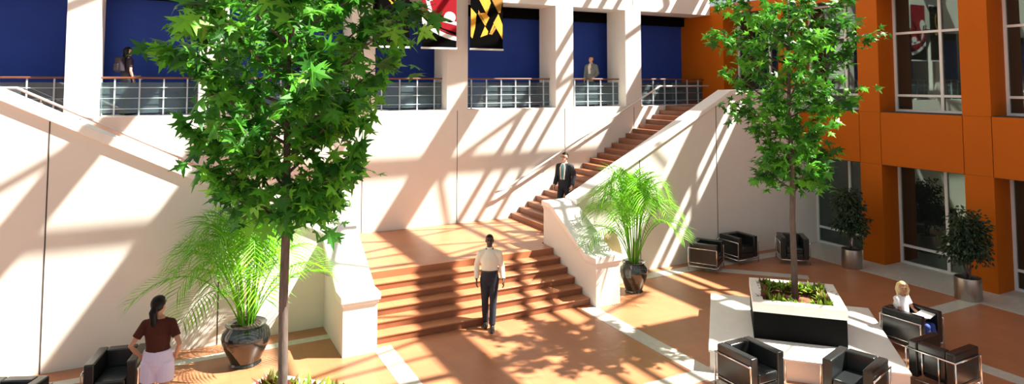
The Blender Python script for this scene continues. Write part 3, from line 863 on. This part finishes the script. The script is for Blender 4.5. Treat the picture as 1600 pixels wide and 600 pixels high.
def trousers(t, P, h, m, name='trousers', ex=.008, upto=1.0, flare=1.0, vox=.009):
    mb = MB(); pel = P['pelvis']
    hipc = (P['hipL']+P['hipR'])/2
    mb.tube([pel+V((0,0,.1*h)), pel, hipc.lerp(pel,-.15)], [((.15+ex)*h,(.1+ex)*h),((.168+ex)*h,(.113+ex)*h),((.155+ex)*h,(.11+ex)*h)], 20)
    mb.ball(hipc+V((0,0,-.035*h)), ((.12+ex)*h,(.098+ex)*h,(.1+ex)*h), 18, 12)
    for s in 'LR':
        a, k, n = P['hip'+s], P['kn'+s], P['an'+s]
        if upto >= 1:
            mb.tube([a+(a-k)*.05, a.lerp(k,.4), k, k.lerp(n,.5), n.lerp(k,.02)], [(.092+ex)*h,(.082+ex)*h,(.062+ex)*h,(.06+ex)*h,(.054+ex)*h], 16)
            mb.ball(k, (.062+ex)*h, 14, 8); mb.ball(a, (.092+ex)*h, 14, 8)
        else:
            mb.tube([a+(a-k)*.05, a.lerp(k,upto*.5), a.lerp(k,upto)], [(.095+ex)*h,(.09+ex)*h*flare,(.088+ex)*h*flare], 18)
            mb.ball(a, (.093+ex)*h, 14, 8)
    return remeshed(mb, name, m, t, vox, 3)
def shoes(t, P, J, m):
    for s in 'LR':
        mb = MB(); a = P['an'+s]; fd = V(J.get('ft'+s, (0,-1,0))).normalized()
        mb.tube([a - fd*.055 - V((0,0,.038)), a + fd*.03 - V((0,0,.04)), a + fd*.12 - V((0,0,.055)), a + fd*.19 - V((0,0,.062))], [(.04,.045),(.046,.045),(.05,.03),(.036,.022)], 14, ref=(0,0,1), rnd=True)
        mb.tube([a + V((0,0,.02)), a - V((0,0,.04))], [.045,.046], 12)
        remeshed(mb, 'shoe', m, t, .008, 3)
def stand(h=1.0, female=False):
    s = .88 if female else 1
    return dict(pelvis=(0,0,.97*h), chest=(0,0,1.28*h), neck=(0,.01,1.49*h), head=(0,-.01,1.63*h),
        shL=(.178*h*s,0,1.395*h), shR=(-.178*h*s,0,1.395*h), elL=(.235*h*s,.03,1.14*h), elR=(-.235*h*s,.03,1.14*h),
        wrL=(.235*h*s,-.05,.9*h), wrR=(-.235*h*s,-.05,.9*h), hipL=(.088*h,0,.9*h), hipR=(-.088*h,0,.9*h),
        knL=(.09*h,-.01,.49*h), knR=(-.09*h,-.01,.49*h), anL=(.09*h,.02,.085), anR=(-.09*h,.02,.085))

# man on the floor in front of the steps
J = stand(1.0); J.update(knL=(.07,-.09,.5), anL=(.05,-.16,.085), knR=(-.085,-.02,.5), anR=(-.075,.06,.09), wrL=(.26,-.1,.92), wrR=(-.25,-.02,.91), elR=(-.25,.06,1.16), brow=M['hair_black'])
rz = face(-5.53,-11.68)
t, P, hp, R, h = figure('man in a white shirt and navy trousers walking at the foot of the steps', (5.5,11.6,0), rz, J, M['skin_dark'], 1.74)
hair_cap(t, hp, R, h, M['hair_black'], thick=1.05)
top(t, P, h, M['shirt_white'], hem=.1, ex=.012)
trousers(t, P, h, M['navy']); shoes(t, P, J, M['shoe'])
MB().tube([P['pelvis']+V((0,0,.085)), P['pelvis']+V((0,0,.115))], [(.172,.124),(.17,.122)], 20).build('belt', M['shoe'], t, smooth='auto')
mb = MB(); mb.tube([P['neck']+V((0,-.0,-.035)), P['neck']+V((0,-.005,.03))], [.075,.063], 16); mb.build('collar', M['shirt_white'], t, smooth='auto')

# man in a dark suit on the upper right stairs
J = stand(1.0); J.update(knR=(-.1,-.12,.52), anR=(-.1,-.1,.085+.0), knL=(.09,.0,.5), anL=(.09,.1,.085+.14), wrR=(-.24,-.12,.92), wrL=(.25,-.12,.93), elL=(.25,.03,1.16), brow=M['hair_black'])
t, P, hp, R, h = figure('man in a dark suit and teal tie coming down the right stairs', (9.03,14.5,LZ+.1407*2), face(-.95,-.62), J, M['skin_fair'], 1.75, headyaw=-.25)
hair_cap(t, hp, R, h, M['hair_black'])
top(t, P, h, M['suit'], 'jacket', hem=-.12, ex=.02, hw=1.05)
trousers(t, P, h, M['suit'])
shoes(t, P, J, M['shoe'])
c = P['chest']
mb = MB(); mb.add([c+V((-.055,-.142,-.2)), c+V((.055,-.142,-.2)), c+V((.075,-.135,.1)), c+V((.04,-.09,.2)), c+V((-.04,-.09,.2)), c+V((-.075,-.135,.1)),
   c+V((-.055,-.12,-.2)), c+V((.055,-.12,-.2)), c+V((.075,-.11,.1)), c+V((.04,-.06,.2)), c+V((-.04,-.06,.2)), c+V((-.075,-.11,.1))],
   [(0,1,2,3,4,5),(11,10,9,8,7,6)] + [(i, i+6, (i+1) % 6+6, (i+1) % 6) for i in range(6)])
mb.v = [(v[0], v[1]-.022, v[2]) for v in mb.v]
sf = mb.build('shirt_front', M['shirt_white'], t)
mb = MB(); mb.tube([c+V((0,-.125,.185)), c+V((0,-.168,.08)), c+V((0,-.178,-.1)), c+V((0,-.175,-.2))], [(.02,.01),(.026,.008),(.034,.008),(.012,.006)], 8, rnd=True); mb.build('tie', M['tie'], sf, smooth=True)
mb = MB()
for s in (-1,1):
    ring = [hp(s*.031+.02*math.cos(a*PI/6), -.093, .014+.015*math.sin(a*PI/6)) for a in range(13)]
    mb.tube(ring, .0022, 5); mb.tube([hp(s*.05,-.092,.016), hp(s*.078,.0,.012)], .0022, 5)
mb.tube([hp(-.011,-.094,.017), hp(.011,-.094,.017)], .0022, 5); mb.build('glasses', M['shoe'], t, smooth=True)
wl = t.matrix_basis @ P['wrL']
bc = thing('briefcase', 'dark briefcase held by the suited man on the right stairs', 'bag', (wl.x, wl.y, wl.z-.46), face(-.95,-.62))
MB().box((-.045,-.22,0),(.045,.2,.3)).build('case_body', M['shoe'], bc, bevel=.015)
MB().tube([(0,-.07,.295),(0,-.065,.345),(0,.045,.345),(0,.05,.295)], .009, 8).build('handle', M['shoe'], bc, smooth=True)

# woman standing at the left, back to the camera
J = stand(1.03, True); J.update(elL=(.31,.10,1.19), wrL=(.205,-.02,1.0), hdL=(-.5,-.75,-.25), pnL=(-1,0,0), elR=(-.30,.1,1.18), wrR=(-.20,-.1,.96), hdR=(.3,-.8,-.3), pnR=(1,0,0), knL=(.1,-.02,.5), brow=M['hair_black'])
t, P, hp, R, h = figure('woman in a dark rust top and lilac shorts standing with her back turned', (-.12,10.22,0), face(.28,.96), J, M['skin_tan'], 1.78, True, headyaw=-.35)
def pony(mb):
    mb.ball(hp(0,.03,.03), (.088*h,.10*h,.105*h), 18, 12, R)
    mb.tube([hp(0,.10,.0), hp(0,.125,-.06), hp(0,.10,-.2), hp(0,.095,-.27)], [.035,.05,.045,.02], 12, rnd=True)
hair_cap(t, hp, R, h, M['hair_black'], extra=pony)
top(t, P, h, M['rust'], 'blouse', 'short', ex=.014, kf=.9, hem=.06)
trousers(t, P, h, M['lilac'], 'shorts', ex=.02, upto=.56, flare=1.08)
shoes(t, P, J, M['shoe'])

# woman with a backpack on the balcony
J = stand(.9, True); J.update(wrL=(.17,-.30,.9), elL=(.22,-.05,1.0), brow=M['hair_black'])
t, P, hp, R, h = figure('woman in dark clothes with long dark hair walking on the balcony', (-1.02,17.62,Z2), face(.75,.5), J, M['skin_fair'], 1.6, True)
def longh(mb):
    mb.tube([hp(0,.05,.0), hp(0,.07,-.12), hp(0,.075,-.2)], [(.075,.05),(.085,.04),(.06,.03)], 12, rnd=True)
hair_cap(t, hp, R, h, M['hair_black'], extra=longh)
top(t, P, h, M['plum'], 'top', 'short', ex=.012, kf=.9)
trousers(t, P, h, M['navy']); shoes(t, P, J, M['shoe'])
cc = t.matrix_basis @ (P['chest'] + V((0,.17,.02)))
bp = thing('backpack', 'dark plum backpack worn by the woman on the balcony', 'bag', cc, face(.75,.5))
bp.scale = (.85,.85,.9)
MB().box((-.14,-.075,-.2),(.14,.09,.2)).build('pack_body', M['plum'], bp, bevel=.05, seg=4)
MB().box((-.1,.085,-.16),(.1,.13,.03)).build('front_pocket', M['plum'], bp, bevel=.03, seg=3)
for s in (-1,1): MB().tube([(s*.09,-.07,.17),(s*.1,-.15,.22),(s*.11,-.27,.16)], (.012), 8).build('strap', M['shoe'], bp, smooth=True)

# man in grey on the balcony
J = stand(.92); J.update(wrL=(.2,-.2,.92), brow=M['hair_brown'])
t, P, hp, R, h = figure('man in a grey suit behind the short balcony railing', (12.0,17.62,Z2), face(-.85,-.5), J, M['skin_fair'], 1.6, headyaw=-.35)
hair_cap(t, hp, R, h, M['hair_brown'])
top(t, P, h, M['grey_suit'], 'jacket', hem=-.12, ex=.02)
trousers(t, P, h, M['suit']); shoes(t, P, J, M['shoe'])
c = P['chest']
mb = MB(); mb.prism([(-.035,-.14),(.035,-.14),(.055,.1),(.03,.19),(-.03,.19),(-.055,.1)], 'y', -.138, -.1); mb.v = [tuple(c+V(v)+V((0,.05 if v[2] > .15 else 0,0))) for v in mb.v]
mb.build('shirt_front', M['shirt_white'], t)

# seated woman
cx, cy = 11.70, 7.33
J = dict(pelvis=(0,.02,.52), chest=(.0,.08,.82), neck=(0,.06,1.02), head=(.0,.035,1.155), shL=(.155,.07,.96), shR=(-.155,.07,.96),
     elL=(.2,-.04,.72), elR=(-.2,-.04,.73), wrL=(.1,-.22,.68), wrR=(-.08,-.22,.68), hipL=(.085,-.01,.51), hipR=(-.085,-.01,.51),
     knL=(.09,-.43,.52), knR=(-.07,-.43,.53), anL=(.1,-.52,.1), anR=(-.06,-.5,.1), hdL=(-.4,-.9,0), hdR=(.4,-.9,0), pnL=(0,0,-1), pnR=(0,0,-1), brow=M['hair_blonde'])
J = {k: ((v[0]*.95, v[1]*.92, v[2]*.87) if isinstance(v, tuple) and k[:2] not in ('hd','pn') else v) for k, v in J.items()}
t, P, hp, R, h = figure('blonde woman in a white top and blue jeans seated reading', (cx,cy,.012), face(.05,-1), J, M['skin_tan'], 1.55, True, headyaw=-.75)
def blonde(mb):
    for s in (-1,1): mb.tube([hp(s*.06,.02,.06), hp(s*.082,.015,-.03), hp(s*.075,.02,-.14)], [(.025,.05),(.026,.055),(.014,.035)], 10, rnd=True)
    mb.tube([hp(0,.07,.03), hp(0,.085,-.06), hp(0,.075,-.15)], [(.07,.04),(.08,.035),(.06,.02)], 12, rnd=True)
hair_cap(t, hp, R, h, M['hair_blonde'], extra=blonde, thick=1.14)
top(t, P, h, M['whitecloth'], 'top', 'short', ex=.01, kf=.9)
trousers(t, P, h, M['denim'], 'jeans'); shoes(t, P, J, M['shoe'])
pm = t.matrix_basis @ V((.01,-.30,.60))
mg = thing('magazine', 'open white magazine held by the seated blonde woman', 'magazine', pm, face(.05,-1))
for s in (-1,1):
    MB().add([(0,-.12,0),(s*.17,-.12,.04),(s*.17,.12,.05),(0,.12,.01),(0,-.12,.008),(s*.17,-.12,.046),(s*.17,.12,.056),(0,.12,.018)], [(0,3,2,1),(4,5,6,7),(0,1,5,4),(1,2,6,5),(2,3,7,6),(3,0,4,7)]).build('page', M['paper'], mg)

# ------------------------------------------------------------------ light
sc = bpy.context.scene
sl = bpy.data.lights.new('sun', 'SUN'); sl.energy = 22; sl.color = (1,.94,.81); sl.angle = math.radians(.7)
so = bpy.data.objects.new('sun', sl); C.objects.link(so)
Ld = Vector((-kx, ky, -1)).normalized()
so.rotation_mode = 'QUATERNION'; so.rotation_quaternion = Ld.to_track_quat('-Z', 'Y'); so.location = (25,-8,25)
w = bpy.data.worlds.new('sky'); sc.world = w; w.use_nodes = True
bg = w.node_tree.nodes['Background']; bg.inputs[0].default_value = (.84,.93,1.0,1); bg.inputs[1].default_value = .6
sc.view_settings.view_transform = 'Standard'; sc.view_settings.look = 'None'; sc.view_settings.gamma = 1; sc.view_settings.exposure = 0
sc.view_settings.use_curve_mapping = False
sc.cycles.max_bounces = 8; sc.cycles.transparent_max_bounces = 16
